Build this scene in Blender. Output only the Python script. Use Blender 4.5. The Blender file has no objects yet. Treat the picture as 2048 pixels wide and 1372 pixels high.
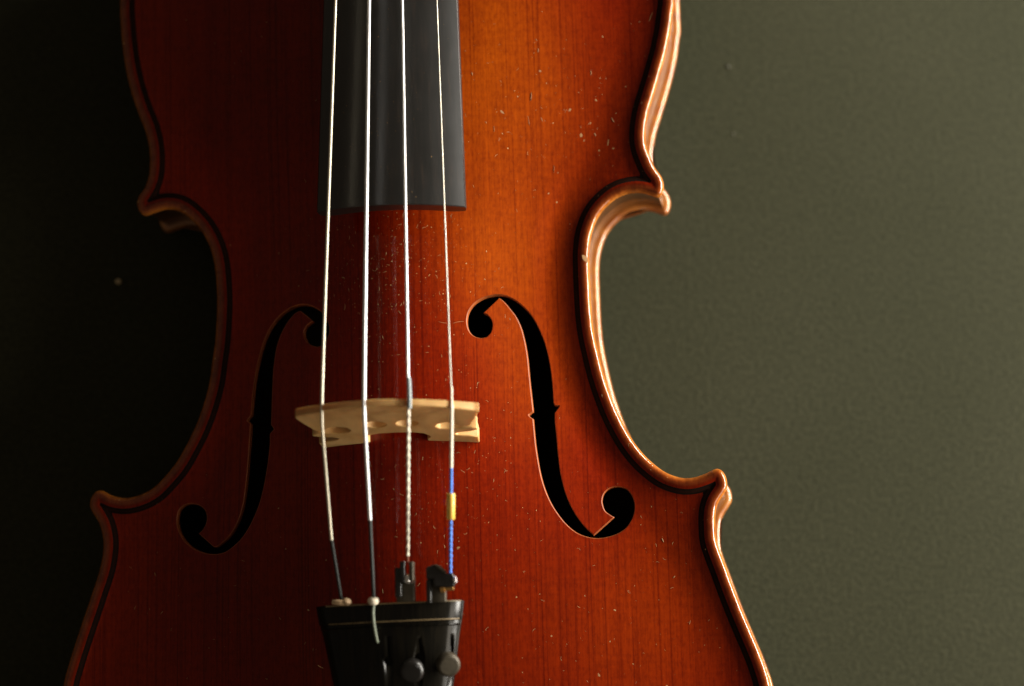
import bpy, bmesh, math, random
import numpy as np
from mathutils import Matrix, Vector
from mathutils.geometry import delaunay_2d_cdt

random.seed(7); rng = np.random.default_rng(7)
scene = bpy.context.scene
COL = scene.collection

# ------------------------------------------------------------------ units
# everything is worked out in millimetres in the violin's own frame: x to the
# treble side, y towards the scroll, z out of the belly (z=0: crest of the edge)
ZB = 50.42         # height of the edge crest above the table top
Y0 = 95.0          # violin y that sits at the world origin
def W(p): return (p[0]*.001, (p[1]-Y0)*.001, (p[2]+ZB)*.001)
ROLL, LIFT = math.radians(8.0), .00078      # it lies rolled a little to its bass side on the arched back
WM = Matrix.Translation((0, 0, LIFT)) @ Matrix.Rotation(-ROLL, 4, 'Y')

# ------------------------------------------------------------------ camera
F_PX = 4080.0
def cam_axes(nx, ny, phi):
    d = np.array([nx-1024., -(ny-686.), -F_PX]); d /= np.linalg.norm(d)
    Z = -d
    Y = np.array([0, 1., 0]) - Z*Z[1]; Y /= np.linalg.norm(Y); X = np.cross(Y, Z)
    c, s = math.cos(phi), math.sin(phi)
    return np.array([c*X+s*Y, -s*X+c*Y, Z])
CM = cam_axes(1400, 1300, math.radians(2.35))
CC = np.array([84.4, 0.0, 590.87])
cam_d = bpy.data.cameras.new('camera'); cam = bpy.data.objects.new('camera', cam_d); COL.objects.link(cam)
cam.matrix_world = WM @ Matrix.Translation(W(CC)) @ Matrix([list(r) for r in CM]).to_4x4()
cam_d.sensor_width = 36; cam_d.lens = F_PX/2048*36
cam_d.clip_start = .01; cam_d.clip_end = 50
cam_d.dof.use_dof = True; cam_d.dof.focus_distance = .588; cam_d.dof.aperture_fstop = 5.0
scene.camera = cam
scene.render.resolution_x = 1024; scene.render.resolution_y = 686

# ------------------------------------------------------------------ light
world = bpy.data.worlds.new('World'); scene.world = world; world.use_nodes = True
bg = world.node_tree.nodes['Background']
bg.inputs[0].default_value = (1, .80, .58, 1); bg.inputs[1].default_value = .09
def area(name, loc, target, sx, sy, power, col):
    l = bpy.data.lights.new(name, 'AREA'); l.shape = 'RECTANGLE'; l.size = sx; l.size_y = sy
    l.energy = power; l.color = col
    o = bpy.data.objects.new(name, l); COL.objects.link(o)
    o.location = loc
    o.rotation_euler = (Vector(target)-Vector(loc)).to_track_quat('-Z', 'Y').to_euler()
    return o
LE, LA, LD = math.radians(14.4), math.radians(14), .82
area('window_light', (LD*math.cos(LE)*math.cos(LA), LD*math.cos(LE)*math.sin(LA)+.02, .05+LD*math.sin(LE)), (0, .02, .05), 1.0, .15, 30, (1, .945, .85))
area('fill_lamp', (.95, -.52, .62), (0, 0, .05), .6, .4, 4.8, (1, .9, .76))  # added fill lamp without a visible source, lifts the unlit sides
scene.view_settings.view_transform = 'Standard'; scene.view_settings.look = 'None'
scene.view_settings.exposure = 0; scene.view_settings.gamma = 1; scene.view_settings.use_curve_mapping = False

# ------------------------------------------------------------------ picture point -> point in the violin's frame
def px(u, v, z):
    d = CM @ np.array([u-1024., -(v-686.), -F_PX])
    return CC + d*((z-CC[2])/d[2])

# ------------------------------------------------------------------ materials
def newmat(name):
    m = bpy.data.materials.new(name); m.use_nodes = True
    nt = m.node_tree; b = nt.nodes['Principled BSDF']
    return m, nt, b
def N(nt, t, **kw):
    n = nt.nodes.new(t)
    for k, v in kw.items():
        if k.startswith('i_'): n.inputs[k[2:].replace('_', ' ')].default_value = v
        else: setattr(n, k, v)
    return n
def LK(nt, a, b): nt.links.new(a, b)
def coords(nt, scale, rot=(0, 0, 0)):
    tc = N(nt, 'ShaderNodeTexCoord'); mp = N(nt, 'ShaderNodeMapping')
    mp.inputs['Scale'].default_value = scale; mp.inputs['Rotation'].default_value = rot
    LK(nt, tc.outputs['Object'], mp.inputs['Vector']); return mp.outputs['Vector']
def noise(nt, scale3, detail=3, rough=.5, dist=0):
    n = N(nt, 'ShaderNodeTexNoise'); n.inputs['Scale'].default_value = 1
    n.inputs['Detail'].default_value = detail; n.inputs['Roughness'].default_value = rough; n.inputs['Distortion'].default_value = dist
    LK(nt, coords(nt, scale3), n.inputs['Vector']); return n.outputs['Fac']
def ramp(nt, fac, stops):
    r = N(nt, 'ShaderNodeValToRGB'); e = r.color_ramp.elements
    while len(e) < len(stops): e.new(.5)
    for el, (p, c) in zip(e, stops):
        el.position = p; el.color = (*c, 1) if len(c) == 3 else c
    LK(nt, fac, r.inputs['Fac']); return r.outputs['Color']
def mix(nt, fac, a, b, mode='MIX'):
    m = N(nt, 'ShaderNodeMix', data_type='RGBA', blend_type=mode)
    for s, v in ((0, fac), (6, a), (7, b)):
        if hasattr(v, 'is_output'): LK(nt, v, m.inputs[s])
        else: m.inputs[s].default_value = v if s == 0 else (*v, 1)
    return m.outputs[2]
def maprange(nt, val, a, b, c=0, d=1):
    m = N(nt, 'ShaderNodeMapRange'); m.clamp = True
    for i, v in enumerate((a, b, c, d)): m.inputs[i+1].default_value = v
    LK(nt, val, m.inputs[0]); return m.outputs[0]
def math_(nt, op, a, b):
    m = N(nt, 'ShaderNodeMath', operation=op)
    for i, v in enumerate((a, b)):
        if hasattr(v, 'is_output'): LK(nt, v, m.inputs[i])
        else: m.inputs[i].default_value = v
    return m.outputs[0]
def bump(nt, b, h, strength, dist):
    n = N(nt, 'ShaderNodeBump'); n.inputs['Strength'].default_value = strength; n.inputs['Distance'].default_value = dist
    LK(nt, h, n.inputs['Height']); LK(nt, n.outputs[0], b.inputs['Normal']); LK(nt, n.outputs[0], b.inputs['Coat Normal']); return n

def mat_spruce():
    m, nt, b = newmat('varnished_spruce')
    big = noise(nt, (22, 9, 22), 3, .55)
    # annual rings: fine lines running along the belly
    g1 = noise(nt, (1250, 5, 3), 3, .6, .12)
    g2 = noise(nt, (1700, 9, 3), 2, .6)
    g3 = noise(nt, (150, 1.2, 3), 2, .5)
    cross = noise(nt, (160, 700, 160), 2, .6)
    lines = ramp(nt, g1, [(.33, (.66, .55, .50)), (.42, (.92, .89, .88)), (.50, (1, 1, 1)), (.72, (1.0, 1.0, 1.0))])
    base = mix(nt, maprange(nt, big, .35, .7), (.165, .0070, .0002), (.215, .0135, .0003))
    # golden, thinner varnish on the treble upper bout; warm light painted in by f-hole
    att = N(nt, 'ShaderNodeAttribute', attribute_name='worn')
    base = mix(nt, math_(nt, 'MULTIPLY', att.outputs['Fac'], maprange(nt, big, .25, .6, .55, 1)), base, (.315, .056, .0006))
    base = mix(nt, 1, base, lines, 'MULTIPLY')
    base = mix(nt, .6, base, ramp(nt, g2, [(.3, (.72, .66, .62)), (.6, (1, 1, 1))]), 'MULTIPLY')
    base = mix(nt, .10, base, ramp(nt, g3, [(.35, (.62, .5, .45)), (.6, (1, 1, 1))]), 'MULTIPLY')
    base = mix(nt, .24, base, ramp(nt, cross, [(.35, (.6, .5, .45)), (.6, (1, 1, 1))]), 'MULTIPLY')
    base = mix(nt, .28, base, ramp(nt, noise(nt, (70, 34, 70), 5, .65), [(.34, (.66, .56, .5)), (.5, (.95, .93, .92)), (.7, (1.12, 1.2, 1.2))]), 'MULTIPLY')
    base = mix(nt, .5, base, ramp(nt, noise(nt, (1100, 420, 1100), 3, .7), [(.36, (.62, .5, .46)), (.5, (.98, .97, .96)), (.68, (1.18, 1.3, 1.3))]), 'MULTIPLY')
    # rubbed bead along the edge
    ed = N(nt, 'ShaderNodeAttribute', attribute_name='edge_d')
    wn = noise(nt, (260, 260, 260), 4, .65)
    bead = ramp(nt, math_(nt, 'MULTIPLY', ed.outputs['Fac'], .25), [(.0, (.50, .175, .026)), (.11, (.37, .105, .013)), (.30, (.20, .036, .004)), (.62, (.13, .014, .002))])
    bead = mix(nt, .75, bead, ramp(nt, wn, [(.34, (.50, .42, .36)), (.5, (.92, .9, .88)), (.66, (1.1, 1.12, 1.12))]), 'MULTIPLY')
    bead = mix(nt, .5, bead, ramp(nt, noise(nt, (900, 300, 900), 3, .7), [(.38, (.55, .46, .40)), (.56, (1, 1, 1))]), 'MULTIPLY')
    base = mix(nt, maprange(nt, ed.outputs['Fac'], 3.1, 2.2), base, bead)
    chip = math_(nt, 'MULTIPLY', maprange(nt, ed.outputs['Fac'], 1.5, .9), maprange(nt, noise(nt, (420, 420, 420), 4, .7), .64, .70))
    base = mix(nt, chip, base, (.62, .36, .13))
    LK(nt, base, b.inputs['Base Color'])
    b.inputs['Roughness'].default_value = .5; b.inputs['Specular IOR Level'].default_value = .02
    LK(nt, maprange(nt, ed.outputs['Fac'], 2.6, 1.9, .4, 1.0), b.inputs['Coat Weight']); b.inputs['Coat IOR'].default_value = 1.5
    LK(nt, maprange(nt, noise(nt, (90, 60, 90), 4, .6), .3, .75, .04, .10), b.inputs['Coat Roughness'])
    hb = math_(nt, 'ADD', math_(nt, 'ADD', math_(nt, 'MULTIPLY', g1, .5), math_(nt, 'MULTIPLY', noise(nt, (170, 150, 170), 3, .6), 2.2)), math_(nt, 'MULTIPLY', noise(nt, (700, 520, 700), 3, .6), .35))
    bump(nt, b, hb, .32, .00012)
    return m
def mat_maple(name, c1, c2, rough=.35, coat=.8, flame=(14, 240, 14), bmp=.12):
    m, nt, b = newmat(name)
    n1 = noise(nt, flame, 3, .55, .4); n2 = noise(nt, (260, 260, 40), 4, .6)
    c = mix(nt, maprange(nt, n1, .35, .65), c1, c2)
    c = mix(nt, .4, c, ramp(nt, n2, [(.3, (.55, .48, .42)), (.62, (1, 1, 1))]), 'MULTIPLY')
    LK(nt, c, b.inputs['Base Color']); b.inputs['Roughness'].default_value = rough
    b.inputs['Coat Weight'].default_value = coat; b.inputs['Coat Roughness'].default_value = .13
    bump(nt, b, n2, bmp, .0002)
    return m
def mat_simple(name, col, rough=.5, metal=0, var=.25, scale=400, spec=.5, bmp=.05, coat=0):
    m, nt, b = newmat(name)
    n1 = noise(nt, (scale,)*3, 3, .6)
    lo = tuple(c*(1-var) for c in col); hi = tuple(min(1, c*(1+var)) for c in col)
    LK(nt, mix(nt, maprange(nt, n1, .3, .7), lo, hi), b.inputs['Base Color'])
    b.inputs['Roughness'].default_value = rough; b.inputs['Metallic'].default_value = metal
    b.inputs['Specular IOR Level'].default_value = spec; b.inputs['Coat Weight'].default_value = coat
    if bmp: bump(nt, b, n1, bmp, .0001)
    return m
def mat_ebony(name, rough, streak=(900, 14, 900)):
    m, nt, b = newmat(name)
    g = noise(nt, streak, 4, .6)
    LK(nt, ramp(nt, g, [(.3, (.004, .004, .003)), (.55, (.007, .006, .005)), (.75, (.018, .012, .008))] if streak[1] == 14 else [(.3, (.003, .003, .0025)), (.75, (.010, .008, .005))]), b.inputs['Base Color'])
    s = noise(nt, (60, 60, 60), 4, .6)
    LK(nt, maprange(nt, s, .3, .7, rough-.02, rough+.02), b.inputs['Roughness'])
    bump(nt, b, g, .05, .0001); b.inputs['Specular IOR Level'].default_value = .78 if streak[1] == 14 else .2
    return m
def mat_table():
    m, nt, b = newmat('dark_green_grey_board')
    n1 = noise(nt, (640, 640, 640), 4, .65); n2 = noise(nt, (14, 14, 14), 3, .5); n3 = noise(nt, (1100, 1100, 1100), 2, .5)
    c = mix(nt, maprange(nt, n2, .3, .7), (.0315, .0325, .0178), (.0360, .0365, .0206))
    c = mix(nt, .62, c, ramp(nt, n1, [(.34, (.62, .63, .62)), (.64, (1.25, 1.24, 1.20))]), 'MULTIPLY')
    LK(nt, c, b.inputs['Base Color']); b.inputs['Roughness'].default_value = .62
    b.inputs['Specular IOR Level'].default_value = .06
    bump(nt, b, math_(nt, 'ADD', n1, math_(nt, 'MULTIPLY', n3, .4)), .4, .0005)
    return m
def mat_wound(name, col, turns, metal=.45, rough=.34):
    m, nt, b = newmat(name)
    b.inputs['Base Color'].default_value = (*col, 1); b.inputs['Metallic'].default_value = metal
    n1 = noise(nt, (300, 90, 300), 3, .6)
    LK(nt, mix(nt, maprange(nt, n1, .35, .7), col, tuple(c*.86 for c in col)), b.inputs['Base Color'])
    b.inputs['Roughness'].default_value = rough
    bump(nt, b, noise(nt, (500, 2600, 500), 2, .5), .15, .0001)
    return m
M = dict(
    spruce=mat_spruce(),
    ribs=mat_maple('varnished_flamed_maple', (.055, .016, .0035), (.20, .072, .014), flame=(9, 9, 420), coat=.5),
    back=mat_maple('varnished_maple_back', (.30, .085, .013), (.46, .17, .03), rough=.3),
    bridge=mat_maple('bare_maple_bridge', (.48, .27, .09), (.60, .37, .14), rough=.55, coat=0, flame=(90, 300, 60), bmp=.2),
    cut=mat_simple('cut_spruce_wall', (.27, .062, .010), .5),
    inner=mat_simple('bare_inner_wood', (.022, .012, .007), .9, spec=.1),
    purf=mat_simple('dyed_black_purfling', (.008, .004, .002), .7, spec=.1),
    purfc=mat_simple('varnished_purfling_core', (.018, .004, .001), .6, spec=.1),
    ebony=mat_ebony('ebony_fingerboard', .35),
    ebony_t=mat_ebony('polished_ebony_tailpiece', .21, (900, 15, 900)),
    table=mat_table(),
    sg=mat_wound('silver_gold_winding', (.88, .80, .62), 3200, rough=.4),
    sd=mat_wound('bright_silver_winding', (.95, .95, .95), 3200),
    sa=mat_wound('aluminium_winding', (.93, .92, .90), 3600),
    se=mat_simple('plain_steel', (.50, .46, .38), .38, .9, .3, 600),
    silk_w=mat_simple('cream_silk', (.80, .72, .58), .7, 0, .15, 1500),
    silk_b=mat_simple('blue_silk', (.07, .21, .68), .6, 0, .25, 1500),
    silk_k=mat_simple('black_silk', (.018, .022, .020), .55, 0, .3, 1500),
    silk_r=mat_simple('rusty_silk_gap', (.22, .07, .04), .7),
    tube_y=mat_simple('yellow_plastic_tube', (.78, .47, .08), .35, 0, .06, 300, coat=.3),
    tube_g=mat_simple('grey_plastic_tube', (.23, .27, .28), .3, 0, .1, 300, coat=.3),
    knot=mat_simple('tan_knot', (.50, .34, .19), .6),
    knotw=mat_simple('cream_knot', (.78, .68, .52), .5),
    cord=mat_simple('grey_tail_cord', (.16, .18, .13), .6),
    blk=mat_simple('black_lacquered_metal', (.010, .009, .008), .28, 0, .3, 300, coat=.3),
    dull=mat_simple('worn_grey_metal', (.06, .050, .033), .45, .4, .3, 500),
    ridge=mat_simple('worn_ebony_edge', (.16, .11, .05), .5),
    brass=mat_simple('brass', (.72, .42, .14), .3, .9, .2, 400),
    steel=mat_simple('bright_steel', (.86, .83, .80), .2, 1, .1, 300),
    dust=mat_simple('rosin_dust', (.36, .22, .09), .8, 0, .4, 900, bmp=0),
    chip=mat_simple('bare_wood_chip', (.27, .13, .04), .7, 0, .25, 900, bmp=0),
    crumb_d=mat_simple('grey_crumb', (.075, .072, .05), .8),
    crumb=mat_simple('pale_crumb', (.62, .50, .30), .8),
)

# ------------------------------------------------------------------ mesh helpers
def link(name, me, mat, parent=None):
    o = bpy.data.objects.new(name, me); COL.objects.link(o)
    if mat is not None and not me.materials: me.materials.append(mat)
    if parent is not None: o.parent = parent
    return o
def obj(name, verts, faces, mat, parent=None, smooth=True, normals=None, attrs=None):
    me = bpy.data.meshes.new(name)
    me.from_pydata([W(v) for v in verts], [], [tuple(int(i) for i in f) for f in faces])
    me.polygons.foreach_set('use_smooth', [smooth]*len(me.polygons))
    for k, a in (attrs or {}).items():
        at = me.attributes.new(k, 'FLOAT', 'POINT'); at.data.foreach_set('value', np.asarray(a, np.float32))
    me.update()
    if normals is not None: me.normals_split_custom_set_from_vertices([tuple(n) for n in normals])
    return link(name, me, mat, parent)
def autosmooth(o, deg=35):
    me = o.data; me.polygons.foreach_set('use_smooth', [True]*len(me.polygons))
    bm = bmesh.new(); bm.from_mesh(me); bmesh.ops.recalc_face_normals(bm, faces=bm.faces)
    for e in bm.edges:
        e.smooth = not (len(e.link_faces) == 2 and e.calc_face_angle(0) > math.radians(deg))
    bm.to_mesh(me); bm.free(); return o
def merge(parts):
    V, F = [], []
    for v, f in parts:
        k = len(V); V += [tuple(p) for p in v]; F += [tuple(i+k for i in q) for q in f]
    return V, F
def loft(secs, cap=True, closed=True):
    n = len(secs[0]); V = [tuple(p) for s in secs for p in s]; F = []
    for i in range(len(secs)-1):
        for j in range(n if closed else n-1):
            k = (j+1) % n; F.append((i*n+j, i*n+k, (i+1)*n+k, (i+1)*n+j))
    if cap: F += [tuple(range(n-1, -1, -1)), tuple(range((len(secs)-1)*n, len(secs)*n))]
    return V, F
def tube(pts, r, seg=12, cap=True):
    P = np.asarray(pts, float); n = len(P); r = np.broadcast_to(np.asarray(r, float), n)
    T = np.gradient(P, axis=0); T /= np.linalg.norm(T, axis=1)[:, None]
    ref = np.array([0, 0, 1.]) if abs(T[0, 2]) < .9 else np.array([1., 0, 0])
    secs = []
    for i in range(n):
        a = np.cross(T[i], ref); a /= np.linalg.norm(a); b = np.cross(T[i], a)
        secs.append([P[i]+r[i]*(math.cos(t)*a+math.sin(t)*b) for t in np.arange(seg)*2*math.pi/seg])
    return loft(secs, cap)
def helix(p, q, rad, r, pitch, strands=2, seg=8, phase=0):
    p, q = np.asarray(p, float), np.asarray(q, float); L = np.linalg.norm(q-p); t = (q-p)/L
    a = np.cross(t, [0, 0, 1.]); a /= np.linalg.norm(a); b = np.cross(t, a); out = []
    n = int(L/pitch*14)+2
    for s in range(strands):
        u = np.linspace(0, 1, n); ang = 2*math.pi*(u*L/pitch + s/strands)+phase
        out.append(tube(p+(q-p)*u[:, None]+rad*(np.cos(ang)[:, None]*a+np.sin(ang)[:, None]*b), r, seg))
    return merge(out)
def lathe(p, axis, prof, seg=28, knurl=0):
    p = np.asarray(p, float); t = np.asarray(axis, float); t /= np.linalg.norm(t)
    ref = np.array([0, 0, 1.]) if abs(t[2]) < .9 else np.array([1., 0, 0])
    a = np.cross(t, ref); a /= np.linalg.norm(a); b = np.cross(t, a)
    secs = []
    for h, r in prof:
        secs.append([p+t*h+(r*(1-(knurl if i % 2 else 0)))*(math.cos(i*2*math.pi/seg)*a+math.sin(i*2*math.pi/seg)*b) for i in range(seg)])
    return loft(secs)
def box(c, x, y, z, bev=.25):
    """bevelled block: centre c, half-extent vectors x, y, z"""
    bm = bmesh.new(); c, x, y, z = (np.asarray(q, float) for q in (c, x, y, z))
    vs = {}
    for i in (-1, 1):
        for j in (-1, 1):
            for k in (-1, 1): vs[i, j, k] = bm.verts.new(c+i*x+j*y+k*z)
    for f in (((-1,-1,-1),(-1,1,-1),(1,1,-1),(1,-1,-1)), ((-1,-1,1),(1,-1,1),(1,1,1),(-1,1,1)), ((-1,-1,-1),(1,-1,-1),(1,-1,1),(-1,-1,1)),
              ((-1,1,-1),(-1,1,1),(1,1,1),(1,1,-1)), ((-1,-1,-1),(-1,-1,1),(-1,1,1),(-1,1,-1)), ((1,-1,-1),(1,1,-1),(1,1,1),(1,-1,1))):
        bm.faces.new([vs[q] for q in f])
    bmesh.ops.bevel(bm, geom=bm.edges[:], offset=bev, segments=2, affect='EDGES', profile=.5)
    bm.verts.index_update()
    r = [tuple(v.co) for v in bm.verts], [tuple(v.index for v in f.verts) for f in bm.faces]; bm.free(); return r
def extrude_y(poly, holes, y_front, y_back, zx=None):
    """flat outline in (x, z) with holes -> slab between y_front(z) and y_back(z)"""
    loops = [poly]+holes; pts = []; edges = []
    for lp in loops:
        k = len(pts); n = len(lp); pts += [Vector(p) for p in lp]; edges += [(k+i, k+(i+1) % n) for i in range(n)]
    r = delaunay_2d_cdt(pts, edges, [], 0, 1e-6)
    P = [tuple(p) for p in r[0]]; nv = len(P)
    cen = np.array([[np.mean([P[i][0] for i in t]), np.mean([P[i][1] for i in t])] for t in r[2]])
    ok = inside(cen, np.array(poly))
    for h in holes: ok &= ~inside(cen, np.array(h))
    T = [t for t, k in zip(r[2], ok) if k]
    V = [(x, y_front(z), z) for x, z in P]+[(x, y_back(z), z) for x, z in P]
    F = [tuple(t) for t in T]+[tuple(i+nv for i in reversed(t)) for t in T]
    cnt = {}
    for t in T:
        for a, b in ((t[0], t[1]), (t[1], t[2]), (t[2], t[0])): cnt[(a, b)] = 1
    F += [(b, a, a+nv, b+nv) for (a, b) in cnt if (b, a) not in cnt]
    return V, F
def inside(P, poly):
    P = np.asarray(P); res = np.zeros(len(P), bool); A = poly; B = np.roll(poly, -1, 0)
    for i in range(0, len(P), 4000):
        x = P[i:i+4000, 0][:, None]; y = P[i:i+4000, 1][:, None]
        c = (A[:, 1] > y) != (B[:, 1] > y)
        with np.errstate(divide='ignore', invalid='ignore'):
            xi = (B[:, 0]-A[:, 0])*(y-A[:, 1])/(B[:, 1]-A[:, 1])+A[:, 0]
        res[i:i+4000] = (np.sum(c & (x < xi), 1) % 2) == 1
    return res
def nearest(P, poly):
    """distance to a closed polyline and the nearest point on it"""
    P = np.asarray(P, float); A = poly; D = np.roll(poly, -1, 0)-A; L2 = np.sum(D*D, 1)
    d = np.zeros(len(P)); Q = np.zeros((len(P), 2))
    for i in range(0, len(P), 1500):
        p = P[i:i+1500]
        ex = p[:, 0][:, None]-A[:, 0]; ey = p[:, 1][:, None]-A[:, 1]
        t = np.clip((ex*D[:, 0]+ey*D[:, 1])/L2, 0, 1)
        ex = ex-t*D[:, 0]; ey = ey-t*D[:, 1]; q = ex*ex+ey*ey; k = np.argmin(q, 1); j = np.arange(len(p))
        d[i:i+1500] = np.sqrt(q[j, k]); Q[i:i+1500] = A[k]+D[k]*t[j, k][:, None]
    return d, Q
def resample(P, step):
    P = np.vstack([P, P[:1]]); s = np.r_[0, np.cumsum(np.hypot(*np.diff(P, axis=0).T))]
    n = int(s[-1]/step); u = np.arange(n)*s[-1]/n
    return np.c_[np.interp(u, s, P[:, 0]), np.interp(u, s, P[:, 1])]
def catmull(P, k=10):
    P = np.asarray(P, float); n = len(P); out = []
    for i in range(n):
        a, b, c, d = P[i-1], P[i], P[(i+1) % n], P[(i+2) % n]
        t = (np.arange(k)/k)[:, None]
        out.append(.5*(2*b+(c-a)*t+(2*a-5*b+4*c-d)*t*t+(3*b-a-3*c+d)*t**3))
    return np.vstack(out)
def gsmooth(P, sig):
    n = int(sig*4)+1; k = np.exp(-.5*(np.arange(-n, n+1)/sig)**2); k /= k.sum()
    return sum(w*np.roll(P, s, 0) for w, s in zip(k, range(-n, n+1)))
def sstep(x, a, b):
    t = np.clip((x-a)/(b-a), 0, 1); return t*t*(3-2*t)

# ------------------------------------------------------------------ outline of the body
EL = [(240,0),(241.8,56),(246,101),(253,145.5),(264,190),(277,228),(290,261),(298,295),(299.7,328),(297,354.5),(288.5,377),(279,390),(273.5,405),(276,418),(283,429),(292,432),(309,425.5),(328,419.5),(346,419),(365,425.5),(387,444),(403,463),(415,484),(424,508),(430,537.5),(433,574),(434,610),(432.5,647),(430,683),(425,720),(419,763),(411.6,792.5),(402.5,822),(390,854.5),(372,891),(352,925.5),(330.5,951.6),(306.5,975.7),(279,990),(251.4,995.7),(227,992),(210,983),(200.5,979.5),(191,982.6),(182.6,994.6),(179,1008),(182.6,1022),(193,1037.6),(202,1058),(206.7,1086),(204,1117),(198,1144),(187.7,1175),(174,1216.6),(160,1258),(146.5,1299),(136,1333.6),(127.5,1366)]
ER = [(1348,0),(1346,22),(1341,62),(1332,106),(1321,146),(1308,189.5),(1297,226),(1291.5,262),(1292,288),(1299,310),(1310,335),(1322.5,352),(1328,368),(1326,383),(1321,395),(1311.6,395),(1295,389),(1277,385.6),(1255,388),(1233,397),(1211,415.5),(1195,437),(1185,463),(1180.4,485),(1178.6,508),(1179,536),(1180.4,573),(1183,620),(1188,664),(1197.5,708),(1209.5,755),(1226,802.5),(1242,839),(1262,875),(1284,904.5),(1306,926),(1331.6,944.6),(1361,955),(1386,955),(1412,946.4),(1428,938),(1438,936.5),(1449,946),(1454.5,962.6),(1454,977.6),(1445,992.5),(1436,1007),(1431,1028),(1431,1054),(1433,1080),(1441.5,1106),(1453,1136),(1468,1177),(1484,1218),(1503,1263),(1522,1308),(1535,1345),(1542,1372)]
left = [px(u, v, -1.4)[:2] for u, v in EL]; right = [px(u, v, -1.4)[:2] for u, v in ER]
low = [(105.2,-20),(104.6,-34),(100,-51),(89,-67),(71,-78),(48,-83),(24,-84.8),(0,-85)]
top = [(0,271),(22,269.8),(40,266.5),(58,259),(72,246.5),(80.5,231),(84,216)]
outline = right + [np.array(p) for p in low] + [np.array((-p[0]+.4, p[1])) for p in low[-2::-1]] + left[::-1] + [np.array((-p[0], p[1])) for p in top[::-1]] + [np.array(p) for p in top[1:]]
O = resample(catmull(outline), .3); O = gsmooth(O, 2.4); O = resample(O, .62)     # runs clockwise
T_ = np.roll(O, -1, 0)-np.roll(O, 1, 0); T_ /= np.linalg.norm(T_, axis=1)[:, None]
area2 = np.sum(O[:, 0]*np.roll(O[:, 1], -1)-np.roll(O[:, 0], -1)*O[:, 1])
NI = np.c_[-T_[:, 1], T_[:, 0]]*(1 if area2 > 0 else -1)       # inward normals
def ring(d):
    Q = O+NI*d
    if d == 0: return Q
    dist, _ = nearest(Q, O); ok = (dist > d-.02) & inside(Q, O)
    return Q[ok]

# ------------------------------------------------------------------ arching of the belly
WY = np.array([-90,-80,-65,-45,-20,0,30,50,65,80,105,125,135,160,200,230,250,262,275]); WX = np.array([8,45,72,91,97,93,79,66.5,58,52,49,53,58,68,77.5,72,54,34,8])
CY = np.array([-90,-80,-65,-40,0,45,85,120,160,200,235,255,265,275]); CZ = np.array([0,.6,4,9.2,12.9,14.6,15.2,15.0,14.3,12.4,8.2,3.2,.6,0])
def spline1(xs, ys):
    f = np.arange(xs[0], xs[-1]+.1, 1.); v = np.interp(f, xs, ys); k = np.exp(-.5*(np.arange(-24, 25)/8.)**2); k /= k.sum()
    v = np.convolve(np.pad(v, 24, mode='edge'), k, 'valid'); return lambda y: np.interp(y, f, v)
wf, cf = spline1(WY, WX), spline1(CY, CZ)
CH = 1.0
def arch(x, y, d):
    t = np.clip(np.abs(x)/wf(y), 0, 1)
    return (cf(y)+CH)*(1-t*t)**2.0*sstep(d, 4.5, 17)
def edge_prof(d):
    a = np.clip(d, 0, 1.7)/1.7
    z = -1.9*(1-np.sqrt(np.clip(1-(1-a)**2, 0, 1)))
    return z-CH*sstep(d, 2.0, 6.0)
def height(P, d): return edge_prof(d)+arch(P[:, 0], P[:, 1], d)
def belly_z(x, y):
    P = np.array([[x, y]], float); d, _ = nearest(P, O); return float(height(P, d)[0])
def surf_normals(P, d, Q):
    g = (P-Q)/np.maximum(d, 1e-6)[:, None]
    m = d < 1e-3
    if m.any():
        idx = [int(np.argmin(np.sum((O-p)**2, 1))) for p in P[m]]; g[m] = NI[idx]
    e = 1e-3; sl = (edge_prof(d+e)-edge_prof(np.maximum(d-e, 0)))/(e+np.minimum(d, e)); sl = np.where(d < .02, 14, np.minimum(sl, 14))
    h = .25
    ax = (arch(P[:, 0]+h, P[:, 1], d+h*g[:, 0])-arch(P[:, 0]-h, P[:, 1], d-h*g[:, 0]))/(2*h)
    ay = (arch(P[:, 0], P[:, 1]+h, d+h*g[:, 1])-arch(P[:, 0], P[:, 1]-h, d-h*g[:, 1]))/(2*h)
    n = np.c_[-(sl*g[:, 0]+ax), -(sl*g[:, 1]+ay), np.ones(len(P))]
    return n/np.linalg.norm(n, axis=1)[:, None]
def px_belly(u, v):
    z = 12.
    for _ in range(6):
        p = px(u, v, z); z = belly_z(p[0], p[1])
    return np.array([p[0], p[1], z])

FR = [(150,308),(115,297),(92,270),(83,235),(85,200),(97,168),(125,135),(165,112),(205,101),(240,97),(275,103),(310,118),(345,143),(385,182),(415,225),(440,275),(462,330),(478,390),(490,450),(498,510),(503,570),(507,628),(515,640),(537,641),(522,662),(512,675),(513,720),(520,790),(527,870),(535,940),(548,1010),(570,1085),(600,1150),(635,1205),(670,1245),(697,1270),(704,1277),(805,1187),(785,1175),(760,1155),(748,1125),(746,1100),(757,1068),(785,1045),(825,1038),(865,1050),(890,1080),(903,1120),(902,1160),(888,1200),(860,1240),(820,1267),(775,1282),(730,1289),(695,1287),(655,1277),(615,1258),(575,1225),(540,1185),(500,1125),(470,1060),(448,990),(432,910),(420,830),(412,750),(408,705),(397,698),(385,686),(398,676),(408,668),(403,620),(395,550),(388,480),(380,400),(368,330),(350,260),(325,205),(295,165),(265,130),(240,111),(162,185),(185,197),(203,222),(207,250),(200,280),(180,302)]
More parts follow.
